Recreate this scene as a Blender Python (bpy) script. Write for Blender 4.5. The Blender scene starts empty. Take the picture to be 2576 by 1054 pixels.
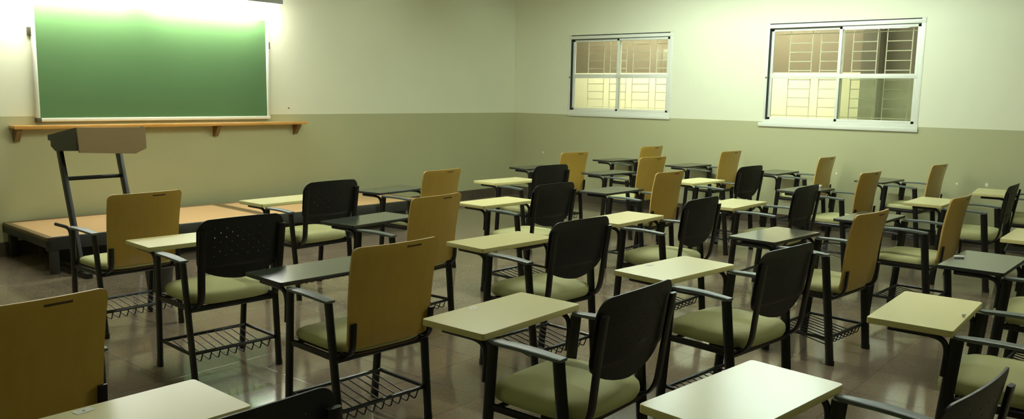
import bpy, bmesh, math, random
from mathutils import Vector, Matrix
random.seed(4)
scene = bpy.context.scene
COL = scene.collection
PI = math.pi

# ------------------------------------------------------------------ materials
def srgb(r, g, b):
    f = lambda c: (c / 255 / 12.92) if c / 255 <= 0.04045 else ((c / 255 + 0.055) / 1.055) ** 2.4
    return (f(r), f(g), f(b), 1.0)

def new_mat(name):
    m = bpy.data.materials.new(name); m.use_nodes = True
    nt = m.node_tree; b = nt.nodes['Principled BSDF']
    return m, nt, b

def plain(name, col, rough=0.5, spec=0.5, metal=0.0, noise=0.0, nscale=8.0, bump=0.0, bscale=60.0, coat=0.0, coat_rough=0.08, stretch=None):
    """principled surface with a little procedural tone variation and bump"""
    m, nt, b = new_mat(name)
    b.inputs['Roughness'].default_value = rough
    b.inputs['Specular IOR Level'].default_value = spec
    b.inputs['Metallic'].default_value = metal
    b.inputs['Coat Weight'].default_value = coat
    b.inputs['Coat Roughness'].default_value = coat_rough
    b.inputs['Base Color'].default_value = col
    tc = nt.nodes.new('ShaderNodeTexCoord')
    src = tc.outputs['Object']
    if stretch:
        mp = nt.nodes.new('ShaderNodeMapping'); mp.inputs['Scale'].default_value = stretch
        nt.links.new(src, mp.inputs['Vector']); src = mp.outputs['Vector']
    if noise > 0:
        n = nt.nodes.new('ShaderNodeTexNoise'); n.inputs['Scale'].default_value = nscale; n.inputs['Detail'].default_value = 4
        nt.links.new(src, n.inputs['Vector'])
        mx = nt.nodes.new('ShaderNodeMix'); mx.data_type = 'RGBA'
        mx.inputs[6].default_value = tuple(c * (1 - noise) for c in col[:3]) + (1,)
        mx.inputs[7].default_value = tuple(min(1, c * (1 + noise)) for c in col[:3]) + (1,)
        nt.links.new(n.outputs['Fac'], mx.inputs[0]); nt.links.new(mx.outputs[2], b.inputs['Base Color'])
    if bump > 0:
        n2 = nt.nodes.new('ShaderNodeTexNoise'); n2.inputs['Scale'].default_value = bscale
        nt.links.new(src, n2.inputs['Vector'])
        bp = nt.nodes.new('ShaderNodeBump'); bp.inputs['Strength'].default_value = bump; bp.inputs['Distance'].default_value = 0.01
        nt.links.new(n2.outputs['Fac'], bp.inputs['Height']); nt.links.new(bp.outputs['Normal'], b.inputs['Normal'])
    return m

def emit(name, col, strength):
    m, nt, b = new_mat(name)
    b.inputs['Base Color'].default_value = (0.8, 0.8, 0.8, 1)
    b.inputs['Emission Color'].default_value = col
    b.inputs['Emission Strength'].default_value = strength
    return m

PAINT_Z = 1.2178
def two_tone(name, upper, lower, zsplit, rough=0.55, spec=0.35):
    m, nt, b = new_mat(name)
    g = nt.nodes.new('ShaderNodeNewGeometry'); sp = nt.nodes.new('ShaderNodeSeparateXYZ')
    nt.links.new(g.outputs['Position'], sp.inputs[0])
    gt = nt.nodes.new('ShaderNodeMath'); gt.operation = 'GREATER_THAN'; gt.inputs[1].default_value = zsplit
    nt.links.new(sp.outputs['Z'], gt.inputs[0])
    n = nt.nodes.new('ShaderNodeTexNoise'); n.inputs['Scale'].default_value = 1.7; n.inputs['Detail'].default_value = 5
    nt.links.new(g.outputs['Position'], n.inputs['Vector'])
    def toned(c):
        mx = nt.nodes.new('ShaderNodeMix'); mx.data_type = 'RGBA'
        mx.inputs[6].default_value = tuple(v * 0.96 for v in c[:3]) + (1,)
        mx.inputs[7].default_value = tuple(min(1, v * 1.04) for v in c[:3]) + (1,)
        nt.links.new(n.outputs['Fac'], mx.inputs[0]); return mx.outputs[2]
    mx = nt.nodes.new('ShaderNodeMix'); mx.data_type = 'RGBA'
    nt.links.new(gt.outputs[0], mx.inputs[0]); nt.links.new(toned(lower), mx.inputs[6]); nt.links.new(toned(upper), mx.inputs[7])
    nt.links.new(mx.outputs[2], b.inputs['Base Color'])
    b.inputs['Roughness'].default_value = rough; b.inputs['Specular IOR Level'].default_value = spec
    n2 = nt.nodes.new('ShaderNodeTexNoise'); n2.inputs['Scale'].default_value = 90
    nt.links.new(g.outputs['Position'], n2.inputs['Vector'])
    bp = nt.nodes.new('ShaderNodeBump'); bp.inputs['Strength'].default_value = 0.08; bp.inputs['Distance'].default_value = 0.004
    nt.links.new(n2.outputs['Fac'], bp.inputs['Height']); nt.links.new(bp.outputs['Normal'], b.inputs['Normal'])
    return m

def floor_mat():
    m, nt, b = new_mat('floor_tile')
    g = nt.nodes.new('ShaderNodeNewGeometry')
    br = nt.nodes.new('ShaderNodeTexBrick'); br.offset = 0.0
    br.inputs['Scale'].default_value = 1.0; br.inputs['Brick Width'].default_value = 0.45; br.inputs['Row Height'].default_value = 0.45
    br.inputs['Mortar Size'].default_value = 0.0022; br.inputs['Mortar Smooth'].default_value = 0.3
    br.inputs['Color1'].default_value = FLOOR_C1; br.inputs['Color2'].default_value = FLOOR_C2
    br.inputs['Mortar'].default_value = srgb(98, 88, 72)
    nt.links.new(g.outputs['Position'], br.inputs['Vector'])
    n = nt.nodes.new('ShaderNodeTexNoise'); n.inputs['Scale'].default_value = 2.2; n.inputs['Detail'].default_value = 8
    nt.links.new(g.outputs['Position'], n.inputs['Vector'])
    v = nt.nodes.new('ShaderNodeTexVoronoi'); v.inputs['Scale'].default_value = 160
    nt.links.new(g.outputs['Position'], v.inputs['Vector'])
    mx = nt.nodes.new('ShaderNodeMix'); mx.data_type = 'RGBA'; mx.blend_type = 'MULTIPLY'; mx.inputs[0].default_value = 1
    rp = nt.nodes.new('ShaderNodeMapRange'); rp.inputs['To Min'].default_value = 0.72; rp.inputs['To Max'].default_value = 1.28
    nt.links.new(n.outputs['Fac'], rp.inputs['Value'])
    nt.links.new(br.outputs['Color'], mx.inputs[6]); nt.links.new(rp.outputs['Result'], mx.inputs[7])
    mx2 = nt.nodes.new('ShaderNodeMix'); mx2.data_type = 'RGBA'; mx2.blend_type = 'MULTIPLY'; mx2.inputs[0].default_value = 0.35
    nt.links.new(mx.outputs[2], mx2.inputs[6]); nt.links.new(v.outputs['Color'], mx2.inputs[7])
    nt.links.new(mx2.outputs[2], b.inputs['Base Color'])
    rr = nt.nodes.new('ShaderNodeMapRange'); rr.inputs['To Min'].default_value = 0.05; rr.inputs['To Max'].default_value = 0.16
    nt.links.new(n.outputs['Fac'], rr.inputs['Value']); nt.links.new(rr.outputs['Result'], b.inputs['Roughness'])
    b.inputs['Specular IOR Level'].default_value = 0.95
    n3 = nt.nodes.new('ShaderNodeTexNoise'); n3.inputs['Scale'].default_value = 3.0
    nt.links.new(g.outputs['Position'], n3.inputs['Vector'])
    bp = nt.nodes.new('ShaderNodeBump'); bp.inputs['Strength'].default_value = 0.015; bp.inputs['Distance'].default_value = 0.02
    nt.links.new(n3.outputs['Fac'], bp.inputs['Height'])
    bp2 = nt.nodes.new('ShaderNodeBump'); bp2.inputs['Strength'].default_value = 0.10; bp2.inputs['Distance'].default_value = 0.002; bp2.invert = True
    nt.links.new(br.outputs['Fac'], bp2.inputs['Height']); nt.links.new(bp.outputs['Normal'], bp2.inputs['Normal'])
    nt.links.new(bp2.outputs['Normal'], b.inputs['Normal'])
    return m

def glass_mat(name, tint):
    m = bpy.data.materials.new(name); m.use_nodes = True
    nt = m.node_tree; nt.nodes.clear()
    out = nt.nodes.new('ShaderNodeOutputMaterial')
    tr = nt.nodes.new('ShaderNodeBsdfTransparent'); tr.inputs['Color'].default_value = tint
    gl = nt.nodes.new('ShaderNodeBsdfGlossy'); gl.inputs['Roughness'].default_value = 0.015
    fr = nt.nodes.new('ShaderNodeFresnel'); fr.inputs['IOR'].default_value = 1.5
    mx = nt.nodes.new('ShaderNodeMixShader')
    nt.links.new(fr.outputs[0], mx.inputs[0]); nt.links.new(tr.outputs[0], mx.inputs[1]); nt.links.new(gl.outputs[0], mx.inputs[2])
    nt.links.new(mx.outputs[0], out.inputs['Surface'])
    return m

def wood_mat(name, c1, c2, rough, axis=(3, 3, 26), coat=0.0, vary=False):
    m, nt, b = new_mat(name)
    tc = nt.nodes.new('ShaderNodeTexCoord'); mp = nt.nodes.new('ShaderNodeMapping'); mp.inputs['Scale'].default_value = axis
    nt.links.new(tc.outputs['Object'], mp.inputs['Vector'])
    n = nt.nodes.new('ShaderNodeTexNoise'); n.inputs['Scale'].default_value = 2.0; n.inputs['Detail'].default_value = 6; n.inputs['Distortion'].default_value = 0.6
    nt.links.new(mp.outputs['Vector'], n.inputs['Vector'])
    mx = nt.nodes.new('ShaderNodeMix'); mx.data_type = 'RGBA'; mx.inputs[6].default_value = c1; mx.inputs[7].default_value = c2
    nt.links.new(n.outputs['Fac'], mx.inputs[0])
    outc = mx.outputs[2]
    if vary:
        oi = nt.nodes.new('ShaderNodeObjectInfo'); hs = nt.nodes.new('ShaderNodeHueSaturation')
        rg = nt.nodes.new('ShaderNodeMapRange'); rg.inputs['To Min'].default_value = 0.90; rg.inputs['To Max'].default_value = 1.08
        nt.links.new(oi.outputs['Random'], rg.inputs['Value']); nt.links.new(rg.outputs['Result'], hs.inputs['Value'])
        nt.links.new(outc, hs.inputs['Color']); outc = hs.outputs['Color']
    nt.links.new(outc, b.inputs['Base Color'])
    b.inputs['Roughness'].default_value = rough; b.inputs['Coat Weight'].default_value = coat; b.inputs['Coat Roughness'].default_value = 0.12
    return m

FLOOR_C1 = srgb(146, 131, 110); FLOOR_C2 = srgb(138, 124, 104)
M = {}
M['wall'] = two_tone('wall_paint', srgb(228, 229, 200), srgb(181, 181, 140), PAINT_Z)
M['ceiling'] = plain('ceiling_paint', srgb(188, 190, 168), 0.7, noise=0.03)
M['floor'] = floor_mat()
M['base_tile'] = plain('skirting_stone', srgb(84, 75, 62), 0.25, noise=0.2, nscale=6)
M['grout'] = plain('grout', srgb(150, 145, 130), 0.8)
M['chip'] = plain('bare_plaster_chip', srgb(240, 238, 215), 0.8)
M['nail'] = plain('nail_iron', srgb(70, 60, 40), 0.5)
M['board'] = plain('green_chalkboard', srgb(80, 114, 68), 0.42, spec=0.35, noise=0.06, nscale=2.5)
M['frame_alu'] = plain('white_aluminium', srgb(226, 228, 212), 0.35, noise=0.02)
M['dark_gap'] = plain('dark_gap_shade', srgb(40, 42, 36), 0.7)
M['clip'] = plain('dark_bracket', srgb(70, 66, 45), 0.5)
M['shelf'] = wood_mat('varnished_shelf_wood', srgb(210, 152, 74), srgb(226, 172, 92), 0.22, (2, 30, 30), coat=0.5)
M['shelf_bracket'] = wood_mat('bracket_wood', srgb(112, 88, 44), srgb(126, 98, 50), 0.5)
M['platform_top'] = wood_mat('platform_board', srgb(198, 160, 110), srgb(208, 170, 120), 0.42, (3, 20, 3))
M['platform_trim'] = plain('platform_trim', srgb(112, 92, 56), 0.5, noise=0.08)
M['platform_steel'] = plain('platform_steel', srgb(34, 33, 27), 0.5, noise=0.15)
M['lectern_panel'] = wood_mat('lectern_laminate', srgb(124, 104, 66), srgb(114, 94, 58), 0.5, (4, 4, 40))
M['lectern_dark'] = plain('lectern_dark_side', srgb(44, 40, 30), 0.5, noise=0.1)
M['black_metal'] = plain('black_enamel_steel', srgb(14, 13, 11), 0.36, spec=0.4, noise=0.2, nscale=14)
M['black_plastic'] = plain('black_plastic', srgb(15, 16, 19), 0.42, spec=0.4, noise=0.08, nscale=9, bump=0.04, bscale=300)
M['arm_plastic'] = plain('grey_black_arm_plastic', srgb(88, 97, 94), 0.42, noise=0.08)
M['ply'] = wood_mat('honey_plywood', srgb(170, 137, 52), srgb(184, 150, 64), 0.36, (14, 14, 2), coat=0.25, vary=True)
M['ply_edge'] = plain('plywood_edge', srgb(200, 168, 100), 0.5)
M['fabric'] = plain('sage_upholstery', srgb(184, 184, 132), 0.72, spec=0.25, noise=0.06, nscale=5, bump=0.15, bscale=500)
M['tab_cream'] = plain('cream_laminate', srgb(226, 218, 160), 0.27, spec=0.5, noise=0.02, nscale=4)
M['tab_cream_edge'] = plain('cream_edge_band', srgb(198, 188, 126), 0.4)
M['tab_dark'] = plain('dark_laminate', srgb(60, 66, 56), 0.14, spec=0.9, noise=0.05, nscale=5)
M['tab_dark_edge'] = plain('black_edge_band', srgb(24, 25, 22), 0.4)
M['strip'] = plain('dark_grip_slot', srgb(70, 48, 14), 0.6)
M['sticker'] = plain('white_sticker', srgb(236, 236, 220), 0.5)
M['ink'] = plain('sticker_ink', srgb(90, 90, 80), 0.6)
M['chalk'] = plain('white_chalk', srgb(248, 248, 240), 0.9)
M['paper'] = plain('white_paper', srgb(240, 240, 220), 0.8)
M['bin'] = plain('dark_bin_plastic', srgb(46, 40, 34), 0.5, noise=0.06)
M['hood'] = plain('grey_lamp_hood', srgb(170, 174, 166), 0.45)
M['lamp_white'] = plain('white_lamp_body', srgb(225, 228, 220), 0.4)
M['lamp_board'] = emit('board_lamp_bloom', (0.99, 1.0, 0.93, 1), 20.0)
M['lamp_ceiling'] = emit('lit_tube', (0.84, 1.0, 0.90, 1), 195.0)
M['lamp_ceiling_dim'] = emit('lit_tube_dim', (0.95, 1.0, 0.84, 1), 240.0)
M['lamp_left'] = emit('lit_tube_left', (0.95, 1.0, 0.86, 1), 90.0)
M['lamp_rear'] = emit('lit_tube_rear', (0.95, 1.0, 0.86, 1), 140.0)
M['lamp_corridor'] = emit('lit_corridor_tube', (1.0, 1.0, 0.88, 1), 440.0)
M['glass'] = glass_mat('clear_glass', (0.93, 0.95, 0.90, 1))
M['glass_dim'] = glass_mat('grey_film_glass', (0.74, 0.77, 0.70, 1))
M['grille'] = plain('cream_grille_paint', srgb(238, 234, 214), 0.5)
M['out_wall'] = two_tone('corridor_two_tone', srgb(108, 98, 78), srgb(230, 228, 194), 1.86)  # brown above the split height, pale cream below
M['out_wall_dark'] = two_tone('yard_wall_paint', srgb(78, 74, 60), srgb(140, 144, 120), 1.80)

# ------------------------------------------------------------------ mesh helpers
class MB:
    def __init__(self):
        self.v = []; self.f = []; self.mi = []; self.sm = []
    def add(self, verts, faces, mi=0, smooth=False):
        o = len(self.v)
        self.v += [tuple(p) for p in verts]
        for f in faces:
            self.f.append(tuple(i + o for i in f)); self.mi.append(mi); self.sm.append(smooth)
        return self
    def box(self, x0, x1, y0, y1, z0, z1, mi=0, bev=0.0, seg=2, mat=None):
        bm = bmesh.new(); bmesh.ops.create_cube(bm, size=1)
        for v in bm.verts:
            v.co = Vector(((v.co.x + .5) * (x1 - x0) + x0, (v.co.y + .5) * (y1 - y0) + y0, (v.co.z + .5) * (z1 - z0) + z0))
        if bev > 0:
            bmesh.ops.bevel(bm, geom=bm.edges[:], offset=bev, segments=seg, affect='EDGES', profile=0.5)
        if mat is not None: bm.transform(mat)
        bm.verts.ensure_lookup_table(); bm.verts.index_update()
        self.add([v.co.copy() for v in bm.verts], [[v.index for v in f.verts] for f in bm.faces], mi, bev > 0)
        bm.free(); return self
    def tube(self, path, rx, ry=None, n=10, mi=0, fillet=0.0, up=(0, 0, 1), square=False, caps=True, scale=None):
        ry = ry or rx
        pts = [Vector(p) for p in path]
        if fillet > 0:
            q = [pts[0]]
            for i in range(1, len(pts) - 1):
                a, b, c = pts[i - 1], pts[i], pts[i + 1]
                d1 = min(fillet, (b - a).length * .49); d2 = min(fillet, (c - b).length * .49)
                p0 = b + (a - b).normalized() * d1; p2 = b + (c - b).normalized() * d2
                for k in range(6):
                    t = k / 5; q.append(p0 * (1 - t) ** 2 + b * 2 * t * (1 - t) + p2 * t * t)
            q.append(pts[-1]); pts = q
        rings = []
        upv = Vector(up)
        for i, p in enumerate(pts):
            t = (pts[min(i + 1, len(pts) - 1)] - pts[max(i - 1, 0)]).normalized()
            s = t.cross(upv)
            if s.length < 1e-4: s = t.cross(Vector((0, 1, 0)))
            s.normalize(); u = s.cross(t).normalized()
            k = scale[i] if scale else 1
            ring = []
            for j in range(n):
                a = 2 * PI * j / n + (PI / n if square else 0)
                ca, sa = math.cos(a), math.sin(a)
                if square:
                    ca = math.copysign(abs(ca) ** .35, ca); sa = math.copysign(abs(sa) ** .35, sa)
                ring.append(p + s * ca * rx * k + u * sa * ry * k)
            rings.append(ring)
        vs = [v for r in rings for v in r]; fs = []
        for i in range(len(rings) - 1):
            for j in range(n):
                fs.append((i * n + j, i * n + (j + 1) % n, (i + 1) * n + (j + 1) % n, (i + 1) * n + j))
        if caps:
            fs.append(tuple(range(n - 1, -1, -1))); fs.append(tuple((len(rings) - 1) * n + j for j in range(n)))
        return self.add(vs, fs, mi, True)
    def prism(self, outline, axis, a0, a1, mi=0):
        """outline: 2D points, extruded along axis 'x','y' or 'z'"""
        n = len(outline); vs = []
        for a in (a0, a1):
            for p, q in outline:
                vs.append({'x': (a, p, q), 'y': (p, a, q), 'z': (p, q, a)}[axis])
        fs = [tuple(range(n)), tuple(range(2 * n - 1, n - 1, -1))] + [(i, (i + 1) % n, n + (i + 1) % n, n + i) for i in range(n)]
        return self.add(vs, fs, mi)
    def rings(self, rings, mi=0, cap0=True, cap1=True):
        n = len(rings[0]); vs = [v for r in rings for v in r]; fs = []
        for i in range(len(rings) - 1):
            for j in range(n):
                fs.append((i * n + j, i * n + (j + 1) % n, (i + 1) * n + (j + 1) % n, (i + 1) * n + j))
        if cap0: fs.append(tuple(range(n - 1, -1, -1)))
        if cap1: fs.append(tuple((len(rings) - 1) * n + j for j in range(n)))
        return self.add(vs, fs, mi, True)
    def sheet(self, func, us, vs_, thick, skip=None, mi=0, mi_edge=None):
        """double-sided sheet over a parameter grid; func(u,v)->point; thickness along +y; cells in skip are holes"""
        nu, nv = len(us), len(vs_); skip = skip or set()
        mi_edge = mi if mi_edge is None else mi_edge
        F = [[Vector(func(u, v)) for v in vs_] for u in us]
        vs = [p for r in F for p in r] + [p + Vector((0, thick, 0)) for r in F for p in r]
        N = nu * nv; idx = lambda i, j: i * nv + j
        fs = []; es = []
        has = lambda i, j: 0 <= i < nu - 1 and 0 <= j < nv - 1 and (i, j) not in skip
        for i in range(nu - 1):
            for j in range(nv - 1):
                if not has(i, j): continue
                a, b, c, d = idx(i, j), idx(i + 1, j), idx(i + 1, j + 1), idx(i, j + 1)
                fs.append((a, b, c, d)); fs.append((N + d, N + c, N + b, N + a))
                for (p, q), (ii, jj) in (((a, b), (i, j - 1)), ((b, c), (i + 1, j)), ((c, d), (i, j + 1)), ((d, a), (i - 1, j))):
                    if not has(ii, jj): es.append((q, p, N + p, N + q))
        self.add(vs, fs, mi, True)
        return self.add(vs, es, mi_edge, False)
    def build(self, name, mats, parent=None, auto=40):
        me = bpy.data.meshes.new(name); me.from_pydata(self.v, [], self.f)
        if not isinstance(mats, (list, tuple)): mats = [mats]
        for m in mats: me.materials.append(m)
        for p, mi, s in zip(me.polygons, self.mi, self.sm): p.material_index = mi; p.use_smooth = s
        bm = bmesh.new(); bm.from_mesh(me)
        bmesh.ops.remove_doubles(bm, verts=bm.verts, dist=1e-6)
        bmesh.ops.recalc_face_normals(bm, faces=bm.faces)
        lim = math.radians(auto)
        for e in bm.edges:
            if len(e.link_faces) == 2 and e.calc_face_angle(0) > lim: e.smooth = False
        bm.to_mesh(me); bm.free(); me.update()
        o = bpy.data.objects.new(name, me); COL.objects.link(o)
        if parent: o.parent = parent
        return o

def tag(o, label=None, cat=None, group=None, kind=None):
    if label: o['label'] = label
    if cat: o['category'] = cat
    if group: o['group'] = group
    if kind: o['kind'] = kind
    return o
def empty(name, loc=(0, 0, 0), rz=0, **k):
    o = bpy.data.objects.new(name, None); COL.objects.link(o); o.empty_display_size = 0.1
    o.location = loc; o.rotation_euler = (0, 0, rz)
    return tag(o, **k)
def children(o): return [c for c in COL.objects if c.parent == o]

# ------------------------------------------------------------------ room shell
XL, YB, ZC = -11.2, -10.2, 3.15     # left wall, back wall, ceiling
T = 0.15
W1 = (-2.625, -0.995, 1.235, 2.315)  # y0,y1,z0,z1 of the window openings
W2 = (-5.615, -3.875, 1.195, 2.365)
def struct(o, label=None): return tag(o, label=label, kind='structure')

struct(MB().box(XL - T, T, YB - T, T, -0.1, 0).build('floor', M['floor']), 'polished dark brown tiled classroom floor')
struct(MB().box(XL - T, T, YB - T, T, ZC, ZC + 0.1).build('ceiling', M['ceiling']), 'pale ceiling above the classroom')
wf = MB().box(XL - T, T, 0, T, 0, ZC)
wf.tube([(-3.992, 0.005, 1.287), (-3.992, -0.008, 1.287)], 0.007, n=8, mi=1)
struct(wf.build('wall_front', [M['wall'], M['nail']]), 'front wall, cream above and olive below, behind the chalkboard')
struct(MB().box(XL - T, XL, YB, 0, 0, ZC).build('wall_left', M['wall']), 'left wall, cream above and olive below')
struct(MB().box(XL - T, T, YB - T, YB, 0, ZC).build('wall_back', M['wall']), 'back wall behind the rows of chairs')
wr = MB()
ys = [YB, W2[0], W2[1], W1[0], W1[1], 0.0]
wr.box(0, T, ys[0], ys[1], 0, ZC); wr.box(0, T, ys[2], ys[3], 0, ZC); wr.box(0, T, ys[4], ys[5], 0, ZC)
for w in (W1, W2):
    wr.box(0, T, w[0], w[1], 0, w[2]); wr.box(0, T, w[0], w[1], w[3], ZC)
for (y, z, r) in ((-0.567, 0.657, .011), (-6.043, 0.642, .009), (-6.32, 0.652, .016), (-4.795, 0.659, .009)):
    wr.tube([(0.004, y, z), (-0.0015, y, z)], r, r * 1.3, n=7, mi=1)
struct(wr.build('wall_right', [M['wall'], M['chip']]), 'window wall, cream above and olive below, small plaster chips')
def skirting(name, horizontal, a0, a1, label):
    mb = MB(); h = 0.124; k = a0; L = 0.45
    while k < a1 - 1e-3:
        e = min(k + L, a1)
        if horizontal: mb.box(k + .001, e - .001, -0.012, 0, 0, h, bev=0.002, seg=1)
        else: mb.box(-0.012, 0, k + .001, e - .001, 0, h, bev=0.002, seg=1)
        k = e
    if horizontal: mb.box(a0, a1, -0.010, 0, 0, h - .002, mi=1)
    else: mb.box(-0.010, 0, a0, a1, 0, h - .002, mi=1)
    struct(mb.build(name, [M['base_tile'], M['grout']]), label)
skirting('baseboard_front', True, XL, -0.012, 'dark stone skirting along the front wall')
skirting('baseboard_right', False, YB, 0, 'dark stone skirting along the window wall')

# ------------------------------------------------------------------ windows
def window(name, w, label, dim, sill_over):
    y0, y1, z0, z1 = w; ym = (y0 + y1) / 2; zt = 1.755
    root = empty(name, (0, ym, z0), label=label, kind='structure')
    def part(mb, nm, mat, lab=None):
        for i, p in enumerate(mb.v): mb.v[i] = (p[0], p[1] - ym, p[2] - z0)
        o = mb.build(nm, mat, root)
        if lab: o['label'] = lab
        return o
    fr = MB(); f = 0.045
    fr.box(-.004, .10, y0, y0 + f, z0, z1, bev=.003); fr.box(-.004, .10, y1 - f * .7, y1, z0, z1, bev=.003)
    fr.box(-.006, .10, y0, y1, z1 - .055, z1 - .012, bev=.003); fr.box(-.006, .10, y0, y1, z0, z0 + .05, bev=.003)
    part(fr, 'window_frame', M['frame_alu'])
    gp = MB()  # dark strips: shade of the head gap put into colour, plus side line
    gp.box(-.003, .10, y0, y1, z1 - .012, z1, mi=0)
    gp.box(-.0045, .06, y1 - f * .7 - .011, y1 - f * .7, z0 + .05, z1 - .055)
    gp.box(-.0035, .035, y0 + f, y1 - f * .7, z1 - .062, z1 - .055)
    part(gp, 'gap_shade_line', M['dark_gap'], 'dark lines along frame top and side, the top a painted gap shadow')
    # two sliding sashes: the one nearer the front wall sits one track further out
    for (a, b, xo) in ((ym - .012, y1 - f * .7 - .011, .030), (y0 + f, ym + .028, .0)):
        sash = MB(); s = .034; za, zb = z0 + .05, z1 - .062
        sash.box(xo, xo + .028, a, a + s, za, zb, bev=.003); sash.box(xo, xo + .028, b - s, b, za, zb, bev=.003)
        sash.box(xo, xo + .028, a, b, za, za + s * .9, bev=.003); sash.box(xo, xo + .028, a, b, zb - s * .9, zb, bev=.003)
        sash.box(xo - .002, xo + .028, a, b, zt - .026, zt + .026, bev=.003)
        so = part(sash, 'sash', M['frame_alu'])
        for (za2, zb2, low) in ((za + s * .9, zt - .026, True), (zt + .026, zb - s * .9, False)):
            mb = MB().box(xo + .012, xo + .016, a + s, b - s, za2, zb2)
            for i, p in enumerate(mb.v): mb.v[i] = (p[0], p[1] - ym, p[2] - z0)
            pane = mb.build('pane', M['glass_dim'] if (dim and low and xo == 0) else M['glass'], so)
            if dim and low and xo == 0: pane['label'] = 'dim grey pane'
    lt = MB().box(-.012, .0, y1 - .026, y1 - .010, zt - .028, zt - .008, bev=.002)
    part(lt, 'latch', M['clip'])
    sl = MB().box(-.022, .10, y0 - .004, y1 + sill_over, z0 - .035, z0 + .012, bev=.006)
    part(sl, 'window_sill', M['frame_alu'])
    # security grille standing just outside the glass
    g = MB(); gx = .135; r = .0055; n = 9; dz = .1055; zb = z0 + .10
    g.tube([(gx, y0 + .005, zb), (gx, y1 - .005, zb)], r * 1.15, n=6); ztop = zb + dz * n
    g.tube([(gx, y0 + .005, ztop), (gx, y1 - .005, ztop)], r * 1.15, n=6)
    y = y1 - .235
    lad = []
    while y - .26 > y0 - .3:
        a, b = y, max(y - .262, y0 + .01); lad.append((a, b)); y -= .362
    for a, b in lad:
        for q in (a, b): g.tube([(gx, q, z0 + .004), (gx, q, z1 - .004)], r, n=6)
        for k in range(1, n): g.tube([(gx, a, zb + dz * k), (gx, b, zb + dz * k)], r, n=6)
    part(g, 'security_grille', M['grille'], 'cream iron bars outside the glass')
    return root
window('window_1', W1, 'smaller white sliding window near the room corner', False, 0.0)
window('window_2', W2, 'larger white sliding window right of the smaller one', True, 0.045)

# corridor beyond the windows
XO = 2.0
struct(MB().box(XO, XO + T, -4.45, 3.0, 0, 3.2).build('wall_corridor', M['out_wall']), 'pale corridor wall with brown upper band seen through windows')
struct(MB().box(XO, XO + T, -10.2, -4.45, 0, 3.2).build('wall_yard', M['out_wall_dark']), 'grey green corridor wall seen through larger window')
struct(MB().box(XO - .16, XO, -4.62, -4.40, 0, 3.2).build('trim_1', M['out_wall_dark']), 'grey corridor pillar seen through larger window')
struct(MB().box(T, XO + T, -10.2, 3.0, -0.1, 0).build('floor_corridor', M['platform_trim']), 'corridor floor outside the windows')
struct(MB().box(T, XO + T, -10.2, 3.0, 3.2, 3.3).build('ceiling_corridor', M['out_wall_dark']), 'corridor ceiling outside the windows')
struct(MB().box(T, XO + T, 3.0, 3.15, 0, 3.2).build('wall_corridor_end', M['out_wall']), 'far end of the corridor')
struct(MB().box(T, XO + T, -10.35, -10.2, 0, 3.2).build('wall_corridor_rear', M['out_wall_dark']), 'near end of the corridor')

def tube_lamp(name, loc, length, along, mat, label, group=None, z_hang=0.0):
    root = empty(name, loc, 0 if along == 'x' else PI / 2, label=label, cat='lamp', group=group)
    L = length / 2
    b = MB().prism([(-.03, 0), (.03, 0), (.075, -.05), (.068, -.05), (.03, -.012), (-.03, -.012), (-.068, -.05), (-.075, -.05)], 'x', -L, L)
    b.build('reflector', M['lamp_white'], root)
    t = MB().tube([(-L + .03, 0, -.045), (L - .03, 0, -.045)], .016, n=12)
    t.build('tube', mat, root)
    h = MB()
    for s in (-1, 1): h.box(s * (L - .02) - .012, s * (L - .02) + .012, -.018, .018, -.065, -.008, bev=.002)
    h.build('lamp_holder', M['lamp_white'], root)
    if z_hang > 0:
        r = MB()
        for s in (-1, 1): r.tube([(s * L * .7, 0, 0), (s * L * .7, 0, z_hang)], .004, n=6)
        r.build('hanger', M['lamp_white'], root)
    return root
Z_L = 2.92
tube_lamp('ceiling_lamp', (-1.75, -3.35, Z_L), 1.25, 'y', M['lamp_ceiling'], 'hanging fluorescent tube lamp nearest the window wall', 'ceiling tube lamps', ZC - Z_L)
tube_lamp('ceiling_lamp', (-1.75, -4.95, Z_L), 1.25, 'y', M['lamp_ceiling'], 'hanging fluorescent tube lamp by the larger window', 'ceiling tube lamps', ZC - Z_L)
tube_lamp('ceiling_lamp', (-4.7, -3.7, Z_L), 1.25, 'y', M['lamp_ceiling_dim'], 'hanging fluorescent tube lamp over the middle rows', 'ceiling tube lamps', ZC - Z_L)
tube_lamp('corridor_lamp', (1.1, -1.0, 3.18), 1.25, 'y', M['lamp_corridor'], 'corridor tube lamp outside the smaller window', 'corridor tube lamps')
tube_lamp('corridor_lamp', (1.1, -3.4, 3.18), 1.25, 'y', M['lamp_corridor'], 'corridor tube lamp outside the larger window', 'corridor tube lamps')

tube_lamp('ceiling_lamp', (-7.3, -2.9, Z_L), 1.25, 'y', M['lamp_left'], 'hanging fluorescent tube lamp above the lectern and platform', 'ceiling tube lamps', ZC - Z_L)
tube_lamp('ceiling_lamp', (-5.1, -7.3, Z_L), 1.25, 'y', M['lamp_rear'], 'hanging fluorescent tube lamp over the rear rows', 'ceiling tube lamps', ZC - Z_L)
tube_lamp('corridor_lamp', (1.1, -6.6, 3.18), 1.25, 'y', M['lamp_corridor'], 'added corridor tube lamp brightening the grey wall beyond the pillar', 'corridor tube lamps')  # added lamp, lightens the grey wall beyond the pillar
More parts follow.
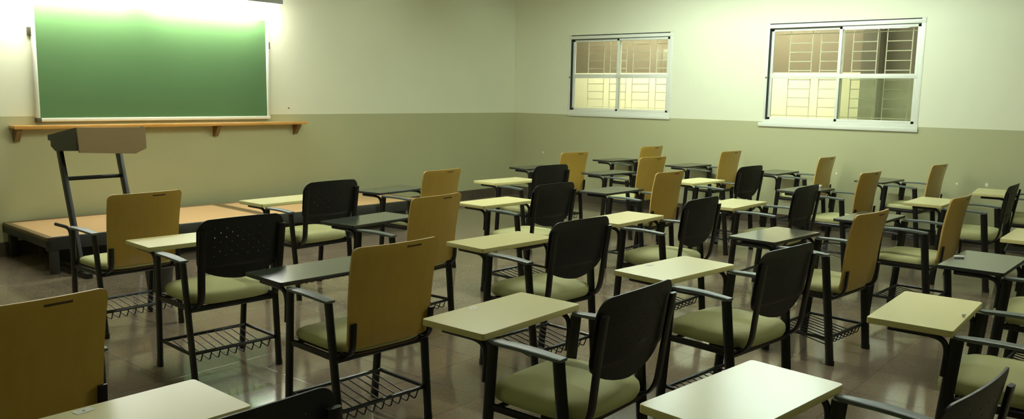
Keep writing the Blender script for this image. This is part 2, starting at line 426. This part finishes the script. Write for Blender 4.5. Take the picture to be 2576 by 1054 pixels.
# ------------------------------------------------------------------ chalkboard, its lamps and shelf
BX0, BX1, BZ0, BZ1 = -6.668, -4.262, 1.170, 2.37
board = empty('chalkboard', ((BX0 + BX1) / 2, 0, BZ0), label='green chalkboard in a white frame on the front wall', cat='chalkboard')
def bpart(mb, nm, mat):
    cx = (BX0 + BX1) / 2
    for i, p in enumerate(mb.v): mb.v[i] = (p[0] - cx, p[1], p[2] - BZ0)
    return mb.build(nm, mat, board)
bpart(MB().box(BX0 + .01, BX1 - .01, -.030, -.006, BZ0 + .01, BZ1 - .01), 'writing_surface', M['board'])
f = .032
fm = MB()
fm.box(BX0, BX0 + f, -.044, -.001, BZ0, BZ1, bev=.004); fm.box(BX1 - f, BX1, -.044, -.001, BZ0, BZ1, bev=.004)
fm.box(BX0, BX1, -.046, -.001, BZ0, BZ0 + f, bev=.004); fm.box(BX0, BX1, -.046, -.001, BZ1 - f, BZ1, bev=.004)
bpart(fm, 'board_frame', M['frame_alu'])
for (x, z) in ((BX0 - .012, 1.955), (BX1 + .008, 1.965)):
    bpart(MB().box(x - .014, x + .014, -.030, -.001, z - .036, z + .036, bev=.004), 'wall_clip', M['clip'])
bpart(MB().box(BX0 - .004, BX0 + .04, -.050, -.002, BZ0 - .004, BZ0 + .035, bev=.004), 'corner_cap', M['clip'])

sh = empty('chalk_shelf', (-5.36, 0, 1.115), label='long varnished wooden shelf on triangular brackets below the chalkboard', cat='shelf')
s = MB().box(-1.525, 1.525, -.125, -.001, 0, .026, bev=.004)
s.box(-1.525, 1.525, -.130, -.124, -.006, .0255, bev=.002)
s.build('shelf_board', M['shelf'], sh)
for x in (-1.475, -.52, .44, 1.44):
    MB().prism([(-.001, 0), (-.105, 0), (-.105, -.018), (-.03, -.118), (-.001, -.118)], 'x', x - .022, x + .022).build('bracket', M['shelf_bracket'], sh)

for (x0, x1, nm) in ((-7.00, -5.69, 'left'), (-5.61, -4.27, 'right')):
    cx = (x0 + x1) / 2; L = (x1 - x0) / 2
    r = empty('board_lamp', (cx, 0, 2.30), label='glowing lamp above the %s half of the green chalkboard' % nm, cat='lamp', group='lamps above the chalkboard')
    MB().box(-L, L, -.330, -.0, .085, .165, bev=.006).build('lamp_hood', M['hood'], r)
    prof = []
    for k in range(13):
        a = PI + PI * k / 12
        prof.append((-.215 + .095 * math.cos(a), .085 + .175 * math.sin(a) * .98))
    rings = []
    for (xx, sc) in ((-L + .01, .55), (-L + .03, .85), (-L + .07, 1), (L - .07, 1), (L - .03, .85), (L - .01, .55)):
        rings.append([(xx, -.215 + (p + .215) * sc, .085 + (q - .085) * sc) for p, q in prof])
    MB().rings(rings).build('bloom_diffuser', M['lamp_board'], r)  # oversized glowing body, shaped to imitate the bloom of the tubes

# ------------------------------------------------------------------ platform (two modules)
def platform(loc, rz, label, w, d):
    r = empty('platform', loc, rz, label=label, cat='platform', group='low platform modules along the front wall')
    h = .30
    MB().box(.05, w - .05, -d + .035, -.06, h - .02, h, bev=.002).build('deck', M['platform_top'], r)
    MB().box(.30, w - .02, -d + .30, -d + .315, .0, h - .09).build('added_shade_skirt', M['platform_steel'], r)  # added dark plates that keep the space under the deck in shade
    MB().box(.30, .315, -d + .315, -.04, .0, h - .09).build('added_shade_skirt', M['platform_steel'], r)
    t = MB(); t.box(0, w, -.06, 0, h - .025, h + .002, bev=.002); t.box(0, .05, -d, -.06, h - .025, h + .002, bev=.002)
    t.box(w - .05, w, -d, -.06, h - .025, h + .002, bev=.002)
    t.build('edge_trim', M['platform_trim'], r)
    fm = MB(); fm.box(0, w, -d, -d + .035, h - .105, h, bev=.003); fm.box(0, w, -.035, 0, h - .085, h - .025, bev=.003)
    fm.box(0, .035, -d, 0, h - .085, h - .025, bev=.003); fm.box(w - .035, w, -d, 0, h - .085, h - .025, bev=.003)
    for k in (.33, .66): fm.box(w * k - .02, w * k + .02, -d, 0, h - .085, h - .02)
    fm.build('steel_frame', M['platform_steel'], r)
    for x in (.03, w - .09):
        for y in (-d + .01, -.08): MB().box(x, x + .06, y, y + .06, 0, h - .06, bev=.003).build('leg', M['platform_steel'], r)
    return r
platform((-6.99, -0.015, 0), math.radians(-3.2), 'left platform module under the chalkboard with tan deck', 1.96, 1.07)
platform((-5.02, -0.135, 0), math.radians(-3.2), 'right platform module, farther from the lectern, with tan deck', 1.95, 1.07)

# ------------------------------------------------------------------ lectern
LX0, LX1 = -6.915, -6.38
lec = empty('lectern', ((LX0 + LX1) / 2, -1.16, 0), label='dark leaning lectern with brown front panel beside the platform', cat='lectern')
cx = (LX0 + LX1) / 2; hw = (LX1 - LX0) / 2
for s_ in (-1, 1):
    x = s_ * (hw - .012)
    MB().prism([(-.23, 1.176), (.29, 1.096), (.29, 1.058), (.24, 1.050), (.24, 1.01), (.16, .975), (-.23, .998)], 'x', x - .010, x + .010).build('side_panel', M['lectern_dark'], lec)
    xl = s_ * (hw - .035)
    MB().tube([(xl, .17, 1.01), (xl, -.13, .04)], .017, .034, n=10, square=True, up=(0, 1, 0)).build('leg', M['black_metal'], lec)
    MB().box(xl - .028, xl + .028, -.26, .26, .0, .045, bev=.008).build('foot', M['black_metal'], lec)
MB().prism([(-hw, 1.176), (hw, 1.170), (hw + .004, 1.000), (.18, .960), (-hw + .012, .984)], 'y', -.252, -.232).build('front_panel', M['lectern_panel'], lec)
MB().prism([(-.232, 1.172), (.29, 1.092), (.29, 1.080), (-.232, 1.158)], 'x', -hw + .022, hw - .022).build('sloping_top', M['lectern_dark'], lec)
MB().tube([(-hw + .035, .108, .80 - .045), (hw - .035, .108, .80 - .045)], .010, .016, n=8, square=True).build('crossbar', M['black_metal'], lec)
MB().tube([(hw + .002, -.20, 1.14), (hw + .016, -.20, 1.14)], .013, n=10).build('knob', M['frame_alu'], lec)

# waste bin
wb = empty('waste_bin', (-6.70, -2.16, 0), label='dark waste bin on the floor behind the chair without a writing tablet', cat='bin')
rg = []
for (r, z) in ((.075, 0), (.082, .004), (.115, .31), (.122, .312), (.122, .325), (.110, .325), (.078, .012)):
    rg.append([(r * math.cos(2 * PI * k / 28), r * math.sin(2 * PI * k / 28), z) for k in range(28)])
MB().rings(rg).build('bin_body', M['bin'], wb)
rg = [[(rr * math.cos(2 * PI * k / 28), rr * math.sin(2 * PI * k / 28), z) for k in range(28)] for rr, z in ((.1165, .308), (.126, .310), (.126, .320), (.1165, .322))]
MB().rings(rg, cap0=False, cap1=False).build('rim', M['bin'], wb)

# ------------------------------------------------------------------ tablet-arm chair
TABZ = .661
def lerp(tab, z):
    for (z0, a), (z1, b) in zip(tab, tab[1:]):
        if z <= z1: return a + (b - a) * (z - z0) / (z1 - z0)
    return tab[-1][1]
def smooth_lerp(tab, z):
    return sum(lerp(tab, min(max(z + d, tab[0][0]), tab[-1][0])) for d in (-.04, -.02, 0, .02, .04)) / 5

def make_leg(side, front):
    if front: path = [(side * .2405, .208, 0), (side * .2525, .155, .622)]
    else: path = [(side * .239, -.192, 0), (side * .2525, -.130, .618)]
    mb = MB(); mb.tube(path, .0140, .0245, n=12, up=(0, 1, 0))
    p = path[0]; mb.tube([(p[0], p[1], 0), (p[0], p[1] * .995, .03)], .0155, .0262, n=12, up=(0, 1, 0))
    return mb
def make_arm(side):
    mb = MB(); rings = []
    N = 14
    for i in range(N + 1):
        t = i / N; y = -.150 + .318 * t
        zt = .633 + .007 * math.sin(PI * min(1, t * 1.05)) + .005 * t
        w = .0265 * (1 - .45 * max(0, 2 * t - 1) ** 6) * (0.82 + .22 * math.sin(PI * t)); h = .0080 * (1 - .35 * abs(2 * t - 1) ** 10)
        xo = side * (.2535 + .004 * math.sin(PI * t))
        ring = []
        for k in range(14):
            a = 2 * PI * k / 14; ca, sa = math.cos(a), math.sin(a)
            ring.append((xo + w * math.copysign(abs(ca) ** .45, ca), y, zt - h + h * math.copysign(abs(sa) ** .45, sa)))
        rings.append(ring)
    return mb.rings(rings)
def make_bracket(side):
    return MB().tube([(side * .2525, .192, .475), (side * .2525, .184, .590), (side * .2525, .215, .6245), (side * .2525, .395, .6255)], .011, .0095, n=10, fillet=.045, up=(side, 0, 0))
def se(n, a, b, e, y0, z):
    r = []
    for k in range(n):
        t = 2 * PI * k / n; c, s = math.cos(t), math.sin(t)
        r.append((a * math.copysign(abs(c) ** (2 / e), c), y0 + b * math.copysign(abs(s) ** (2 / e), s), z))
    return r
def make_seat(kind):
    mb = MB()
    if kind == 'black': prof = [(.90, .398), (.965, .404), (.995, .418), (1, .433), (.985, .449), (.94, .461), (.85, .469), (.7, .474), (.5, .477), (.25, .478), (.05, .478)]
    else: prof = [(.95, .402), (.99, .407), (1, .418), (.995, .430), (.97, .440), (.9, .446), (.75, .449), (.5, .450), (.2, .450), (.05, .450)]
    rg = []
    for k, z in prof:
        ring = se(48, .231 * k, .222 * k, 4.2, .012, z)
        rg.append([(x, y, zz - .016 * max(0, (y - .10) / .13) ** 2 * (1 if zz > .41 else .3)) for x, y, zz in ring])
    return mb.rings(rg)
def make_frame():
    mb = MB()
    for s in (-1, 1): mb.tube([(s * .2465, -.162, .388), (s * .246, .182, .388)], .010, .0155, n=8)
    mb.tube([(-.2465, -.160, .378), (.2465, -.160, .378)], .012, .0155, n=8)
    mb.tube([(-.246, .150, .384), (.246, .150, .384)], .009, .010, n=8)
    return mb
def make_support(side, top, kind):
    if kind == 'black':
        x = .209
        path = [(side * .190, -.02, .392), (side * x, -.190, .392), (side * (x + .004), -.236, .44), (side * (x + .010), -.2585, .62), (side * (x + .012), -.284, .795)]
        return MB().tube(path, .0190, .0065, n=10, fillet=.05, up=(0, 1, 0.001), square=True)
    x = .209
    path = [(side * (x - .02), -.06, .393), (side * x, -.195, .393), (side * x, -.2335, .425), (side * x, -.2425, .545)]
    return MB().tube(path, .0150, .006, n=10, fillet=.04, up=(0, 1, .001), square=True)
WOOD_Y = [(.415, -.200), (.444, -.2145), (.55, -.224), (.65, -.233), (.75, -.249), (.80, -.260), (.863, -.2775)]
def make_ply():
    us = [-1 + 2 * i / 24 for i in range(25)]; vs = [i / 26 for i in range(27)]
    zb, zt, rc = .424, .866, .030
    def fn(u, v):
        z = zb + (zt - zb) * v
        hw = .2175 + (.2300 - .2175) * v
        # rounded corners
        d = zt - z
        if d < rc: hw -= rc - math.sqrt(max(0, rc * rc - (rc - d) ** 2))
        d2 = z - zb
        if d2 < rc: hw -= rc - math.sqrt(max(0, rc * rc - (rc - d2) ** 2))
        x = u * hw
        sag = (.013 + .012 * v) * (1 - (x / .23) ** 2)
        return (x, smooth_lerp(WOOD_Y, z) - sag, z)
    vs2 = sorted(set(vs + [1 - .25 * rc / (zt - zb) * k / 2 for k in range(0, 9)] + [.25 * rc / (zt - zb) * k / 2 for k in range(0, 9)]))
    return MB().sheet(fn, us, vs2, .011, mi=0, mi_edge=1)
def make_strip():
    us = [0, .25, .5, .75, 1]; vs = [0, 1]
    def fn(u, v):
        x = .03 + .085 * u; z = .8405 + .008 * v
        return (x, smooth_lerp(WOOD_Y, z) - .0245 * (1 - (x / .23) ** 2) - .0006, z)
    return MB().sheet(fn, us, vs, .001)
SHELL_Y = [(.50, -.222), (.56, -.228), (.65, -.240), (.75, -.257), (.845, -.2755)]
def make_shell():
    zt, zlow, zbot, rc = .845, .632, .528, .062
    H = .0024
    xs = [-.150 + .0300 * k for k in range(11)]; zs = [.800 - .0235 * k for k in range(7)]
    U = set(-.243 + .486 * i / 22 for i in range(23)); V = set(zbot + (zt - zbot) * i / 24 for i in range(25))
    def thin(S, keep, tol):
        out = set(keep)
        for s in S:
            if all(abs(s - k) > tol for k in keep): out.add(s)
        return sorted(out)
    ku = [x + d for x in xs for d in (-H, H)]; kv = [z + d for z in zs for d in (-H, H)]
    U = thin(U, ku, .005); V = thin(V, kv, .004)
    V = sorted(set(V) | {.598, .602, .606, .610} | {zt - rc * k for k in (.01, .03, .08, .15, .25, .4)} | {zlow - (zlow - zbot) * k for k in (.9, .96, .99)})
    def halfw(z):
        w = .232 + (.243 - .232) * (z - zlow) / (zt - zlow) if z > zlow else .232
        d = zt - z
        if d < rc: w -= rc - math.sqrt(max(0, rc * rc - (rc - d) ** 2))
        if z < zlow:
            k = (zlow - z) / (zlow - zbot); w = .232 * math.sqrt(max(0, 1 - k ** 2.0)) ** 1.25
        return max(w, .004)
    def fn(u, z):
        hw = halfw(z)
        # keep x unscaled in the perforated zone, squeeze only towards the outline
        x = u
        if abs(u) > 1e-9:
            lim = hw / .243
            k = abs(u) / .243
            x = math.copysign(.243 * (k if lim > .92 and k < .70 else (k * lim if lim <= .92 else .70 + (k - .70) * (lim - .70) / .30)), u)
        sag = .024 * (1 - (x / .243) ** 2)
        step = .0045 * min(1, max(0, (.610 - z) / .012))
        return (x, smooth_lerp(SHELL_Y, z) - sag + step, z + .008 * (1 - (x / .243) ** 2) * (1 if z > .8 else 0) * (z - .8) / .045)
    skip = set()
    for r, z in enumerate(zs):
        for c, x in enumerate(xs):
            if (r + c) % 2: continue
            i = min(range(len(U)), key=lambda k: abs(U[k] - (x - H))); j = min(range(len(V)), key=lambda k: abs(V[k] - (z - H)))
            skip.add((i, j))
    return MB().sheet(fn, U, V, .006, skip=skip)
def make_tablet(th):
    w, y0, y1, r = .294, .164, .467, .012
    out = []
    for (cx, cy, a0) in ((w - r, y1 - r, 0), (-w + r, y1 - r, PI / 2), (-w + r, y0 + r, PI), (w - r, y0 + r, 1.5 * PI)):
        for k in range(5): a = a0 + PI / 2 * k / 4; out.append((cx + r * math.cos(a), cy + r * math.sin(a)))
    n = len(out); c = .0015
    mb = MB()
    ring = lambda s, z: [(x * (1 - s / w), .3155 + (y - .3155) * (1 - s / .15), z) for x, y in out]
    zs = [(c, TABZ - th), (0, TABZ - th + c), (0, TABZ - c), (c * .6, TABZ - c * .2)]
    rr = [ring(*p) for p in zs]
    mb.rings(rr, mi=1, cap0=True, cap1=False)
    mb.add(ring(c * .6, TABZ - c * .2), [tuple(range(n))], 0)
    return mb
def make_rack():
    mb = MB(); z = .149
    for s in (-1, 1): mb.tube([(s * .241, -.172, z), (s * .241, .168, z)], .0085, .0095, n=8)
    mb.tube([(-.241, -.165, z), (.241, -.165, z)], .0095, n=8)
    mb.tube([(-.241, .166, z), (.241, .166, z)], .0095, n=8)
    for k in range(9):
        x = -.192 + .048 * k
        mb.tube([(x, .166, z), (x, .02, z - .022), (x + .006, -.150, z - .052), (x + .012, -.166, z)], .0032, n=6, fillet=.012)
    return mb

PROTO = {}
def proto(name, mb, mat, parent): return mb.build(name, mat, parent)
def make_chair(kind, cream, tablet=True):
    root = empty('tablet_arm_chair')
    proto('seat', make_seat(kind), M['fabric'], root)
    proto('seat_frame', make_frame(), M['black_metal'], root)
    if kind == 'black':
        b = proto('backrest', make_shell(), M['black_plastic'], root)
        lab = 'black perforated plastic backrest'
    else:
        b = proto('backrest', make_ply(), [M['ply'], M['ply_edge']], root)
        proto('grip_slot', make_strip(), M['strip'], b)
        proto('seat_base', MB().rings([se(40, .222 * k, .214 * k, 5, .008, z) for k, z in ((.97, .391), (1, .394), (1, .400), (.97, .402))]), M['strip'], root)
        lab = 'honey plywood backrest'
    b['label'] = lab
    for s in (-1, 1):
        proto('leg', make_leg(s, True), M['black_metal'], root); proto('leg', make_leg(s, False), M['black_metal'], root)
        proto('armrest', make_arm(s), M['arm_plastic'], root)
        proto('tablet_bracket', make_bracket(s), M['black_metal'], root)
        proto('back_support', make_support(s, 0, kind), M['black_metal'], root)
    proto('book_rack', make_rack(), M['black_metal'], root)
    t = proto('writing_tablet', make_tablet(.024 if cream else .019), [M['tab_cream'], M['tab_cream_edge']] if cream else [M['tab_dark'], M['tab_dark_edge']], root)
    t['label'] = 'cream laminate writing tablet' if cream else 'dark grey writing tablet'
    return root
def copy_tree(o, parent=None):
    c = o.copy(); COL.objects.link(c)
    if parent: c.parent = parent
    for ch in children(o): copy_tree(ch, c)
    return c

CH = [  # key, x, y, rotation, kind, label
 ('W1', -8.785, -5.158, 0.000, 'wood', 'plywood-back chair cut off at the left edge of the photo, nearest left'),
 ('W2', -7.283, -2.894, 0.007, 'wood', 'plywood-back chair below the lectern, missing its writing tablet'),
 ('Ba', -8.827, -6.324, -0.023, 'black', 'black-back chair at bottom left whose cream tablet carries a white sticker'),
 ('B1', -7.338, -4.028, -0.065, 'black', 'black-back chair with cream tablet, directly behind the tablet-less plywood chair'),
 ('W3', -7.349, -5.196, -0.062, 'wood', 'large plywood-back chair in the left foreground with shiny black tablet'),
 ('B2', -5.935, -2.948, -0.006, 'black', 'black-back chair in front of the platform, first black one in the front row'),
 ('W4', -4.830, -2.964, 0.061, 'wood', 'plywood-back chair at the right end of the platform, front row'),
 ('W5', -6.098, -4.157, 0.060, 'wood', 'plywood-back chair overlapping the front-row plywood chair by the platform end'),
 ('B3', -3.540, -3.136, -0.086, 'black', 'farthest black-back chair, in front of the room corner'),
 ('W6', -2.105, -2.378, -0.081, 'wood', 'plywood-back chair nearest the room corner, partly behind a black back'),
 ('B4', -4.825, -4.124, -0.043, 'black', 'second black-back chair behind the room corner, below the farthest black one'),
 ('W7', -0.360, -2.339, -0.106, 'wood', 'farthest plywood-back chair under the smaller window, against the wall'),
 ('W8', -2.009, -3.316, -0.104, 'wood', 'plywood-back chair just in front of the one against the smaller window wall'),
 ('W9', -3.438, -4.298, -0.024, 'wood', 'plywood-back chair lowest of three stacked in view under the smaller window'),
 ('B5', -6.138, -5.289, -0.081, 'black', 'black-back chair in mid photo, third black one in the central file'),
 ('B6', -7.326, -6.337, 0.006, 'black', 'largest black-back chair in the central foreground with cream tablet and sticker'),
 ('B7', -4.830, -5.301, -0.007, 'black', 'black-back chair right of centre, in front of lowest stacked plywood chair'),
 ('B8', -6.141, -6.401, -0.111, 'black', 'large black-back chair right of the biggest black one, its cream tablet stickered'),
 ('W10', -0.357, -3.411, -0.085, 'wood', 'plywood-back chair against the wall between the two windows'),
 ('B9', -2.087, -4.421, -0.087, 'black', 'small black-back chair below the gap between the two windows'),
 ('B10', -3.506, -5.487, -0.022, 'black', 'black-back chair under the left side of the larger window'),
 ('W11', -0.389, -4.552, -0.040, 'wood', 'plywood-back chair against the wall under the larger window'),
 ('W12', -2.013, -5.504, -0.080, 'wood', 'plywood-back chair below the larger window, second from the wall'),
 ('W13', -0.454, -5.706, -0.086, 'wood', 'rightmost plywood-back chair against the wall, scrap of paper on its tablet'),
 ('W14', -4.782, -6.347, -0.103, 'wood', 'tall plywood-back chair at right with grey-green tablet and visible book rack'),
 ('W15', -3.505, -6.532, -0.052, 'wood', 'rightmost large plywood-back chair, beyond the grey tablet holding chalk'),
 ('B11', -2.080, -6.606, -0.012, 'black', 'small black-back chair cut off at the right edge of the photo'),
 ('C27', -0.769, -6.837, 0.103, 'black', 'chair at the far right wall, only its cream tablet edge showing'),
 ('C28', -3.589, -7.572, 0.000, 'black', 'chair beyond the right photo edge, tip of its cream tablet showing'),
 ('C29', -4.799, -7.502, -0.024, 'black_dark', 'chair at the right edge with grey tablet holding a chalk stick'),
 ('C30', -6.125, -7.549, 0.024, 'black', 'chair at lower right with bright cream tablet and broad sage seat'),
 ('C31', -7.587, -7.416, -0.111, 'black', 'nearest chair at bottom right with large pale tablet'),
]
protos = {'wood': make_chair('wood', False), 'black': make_chair('black', True), 'black_dark': make_chair('black', False)}
used = set(); CHAIR = {}
for key, x, y, a, kind, label in CH:
    if kind in used: o = copy_tree(protos[kind])
    else: o = protos[kind]; used.add(kind)
    CHAIR[key] = (o, x, y, a)
for key, x, y, a, kind, label in CH:
    o = CHAIR[key][0]
    o.location = (x, y, 0); o.rotation_euler = (0, 0, a)
    tag(o, label=label, cat='chair', group='tablet chairs facing the chalkboard')
    if key == 'W2':
        for c in children(o):
            if c.name.startswith('writing_tablet'): bpy.data.objects.remove(c)
# stickers on three of the cream tablets
def sticker(key, x, y, rot, sc=1.0):
    mb = MB().box(-.020 * sc, .020 * sc, -.013 * sc, .013 * sc, 0, .0004)
    mb.box(-.004, .004, -.003, .002, .0004, .0006, mi=1)
    o = mb.build('sticker', [M['sticker'], M['ink']], CHAIR[key][0]); o.location = (x, y, TABZ + .0002); o.rotation_euler = (0, 0, rot); o['label'] = 'white paper sticker'
sticker('Ba', -.022, .440, math.radians(8), 1.2); sticker('B6', -.048, .432, math.radians(-4), .9); sticker('B8', -.058, .428, math.radians(0), .9)
def on_chair(key, x, y, z):
    _, X, Y, a = CHAIR[key]
    return (X + math.cos(a) * x - math.sin(a) * y, Y + math.sin(a) * x + math.cos(a) * y, z)
ck = MB().tube([(-.026, 0, .0065), (.026, 0, .0065)], .0065, n=14).build('chalk_stick', M['chalk']); ck.location = on_chair('C29', -.004, .434, TABZ); ck.rotation_euler = (0, 0, math.radians(-55))
tag(ck, 'white chalk stick lying on the grey tablet at right', 'chalk')
ck = MB().tube([(-.009, 0, .006), (.009, 0, .006)], .006, n=10).build('chalk_stick', M['chalk']); ck.location = on_chair('C30', -.023, .178, TABZ)
tag(ck, 'small chalk stub on the bright cream tablet at lower right', 'chalk')
ck = MB().box(-.02, .02, -.01, .01, 0, .022, bev=.005).build('eraser', M['chalk']); ck.location = on_chair('W12', .27, .30, TABZ)
tag(ck, 'small white eraser on the dark tablet behind a black back', 'eraser')
pv = [(-.05, 0, .002), (-.03, .03, .006), (-.0, .035, .022), (.03, .03, .034), (.055, .02, .040)]
pm = MB(); n = len(pv)
pm.add([(x, y - .03, z) for x, y, z in pv] + [(x, y + .03, z + .004) for x, y, z in pv] + [(x, y - .03, z + .0015) for x, y, z in pv] + [(x, y + .03, z + .0055) for x, y, z in pv],
       [(i, i + 1, n + i + 1, n + i) for i in range(n - 1)] + [(2 * n + i, 3 * n + i, 3 * n + i + 1, 2 * n + i + 1) for i in range(n - 1)] +
       [(i, 2 * n + i, 2 * n + i + 1, i + 1) for i in range(n - 1)] + [(n + i, n + i + 1, 3 * n + i + 1, 3 * n + i) for i in range(n - 1)] +
       [(0, n, 3 * n, 2 * n), (n - 1, 3 * n - 1, 4 * n - 1, 2 * n - 1)], 0, True)
ps = pm.build('paper_scrap', M['paper']); ps.location = on_chair('W13', -.02, .42, TABZ); ps.rotation_euler = (0, 0, 2.4)
tag(ps, 'curled white paper scrap on the dark tablet by the wall', 'paper')

# ------------------------------------------------------------------ camera and world
cam = bpy.data.cameras.new('camera'); co = bpy.data.objects.new('camera', cam); COL.objects.link(co)
yaw, pitch, roll = 0.8806382, -0.14163197, 0.01806673
cam.sensor_width = 36.0; cam.lens = 36.0 * 2112.2628 / 2576
cam.shift_y = (538.7007 - 527) / 2576
cam.clip_start = 0.05
co.location = (-9.73358, -8.03763, 1.48499)
fwd = Vector((math.sin(yaw) * math.cos(pitch), math.cos(yaw) * math.cos(pitch), math.sin(pitch)))
right = Vector((math.cos(yaw), -math.sin(yaw), 0)); up = right.cross(fwd)
r2 = right * math.cos(roll) + up * math.sin(roll); u2 = up * math.cos(roll) - right * math.sin(roll)
co.rotation_euler = Matrix((r2, u2, -fwd)).transposed().to_euler()
scene.camera = co
w = bpy.data.worlds.new('world'); scene.world = w; w.use_nodes = True
w.node_tree.nodes['Background'].inputs[0].default_value = (0.02, 0.025, 0.03, 1)
w.node_tree.nodes['Background'].inputs[1].default_value = 0.2
vs = scene.view_settings
vs.view_transform = 'Standard'; vs.look = 'None'; vs.gamma = 1; vs.use_curve_mapping = False; vs.exposure = 0.5
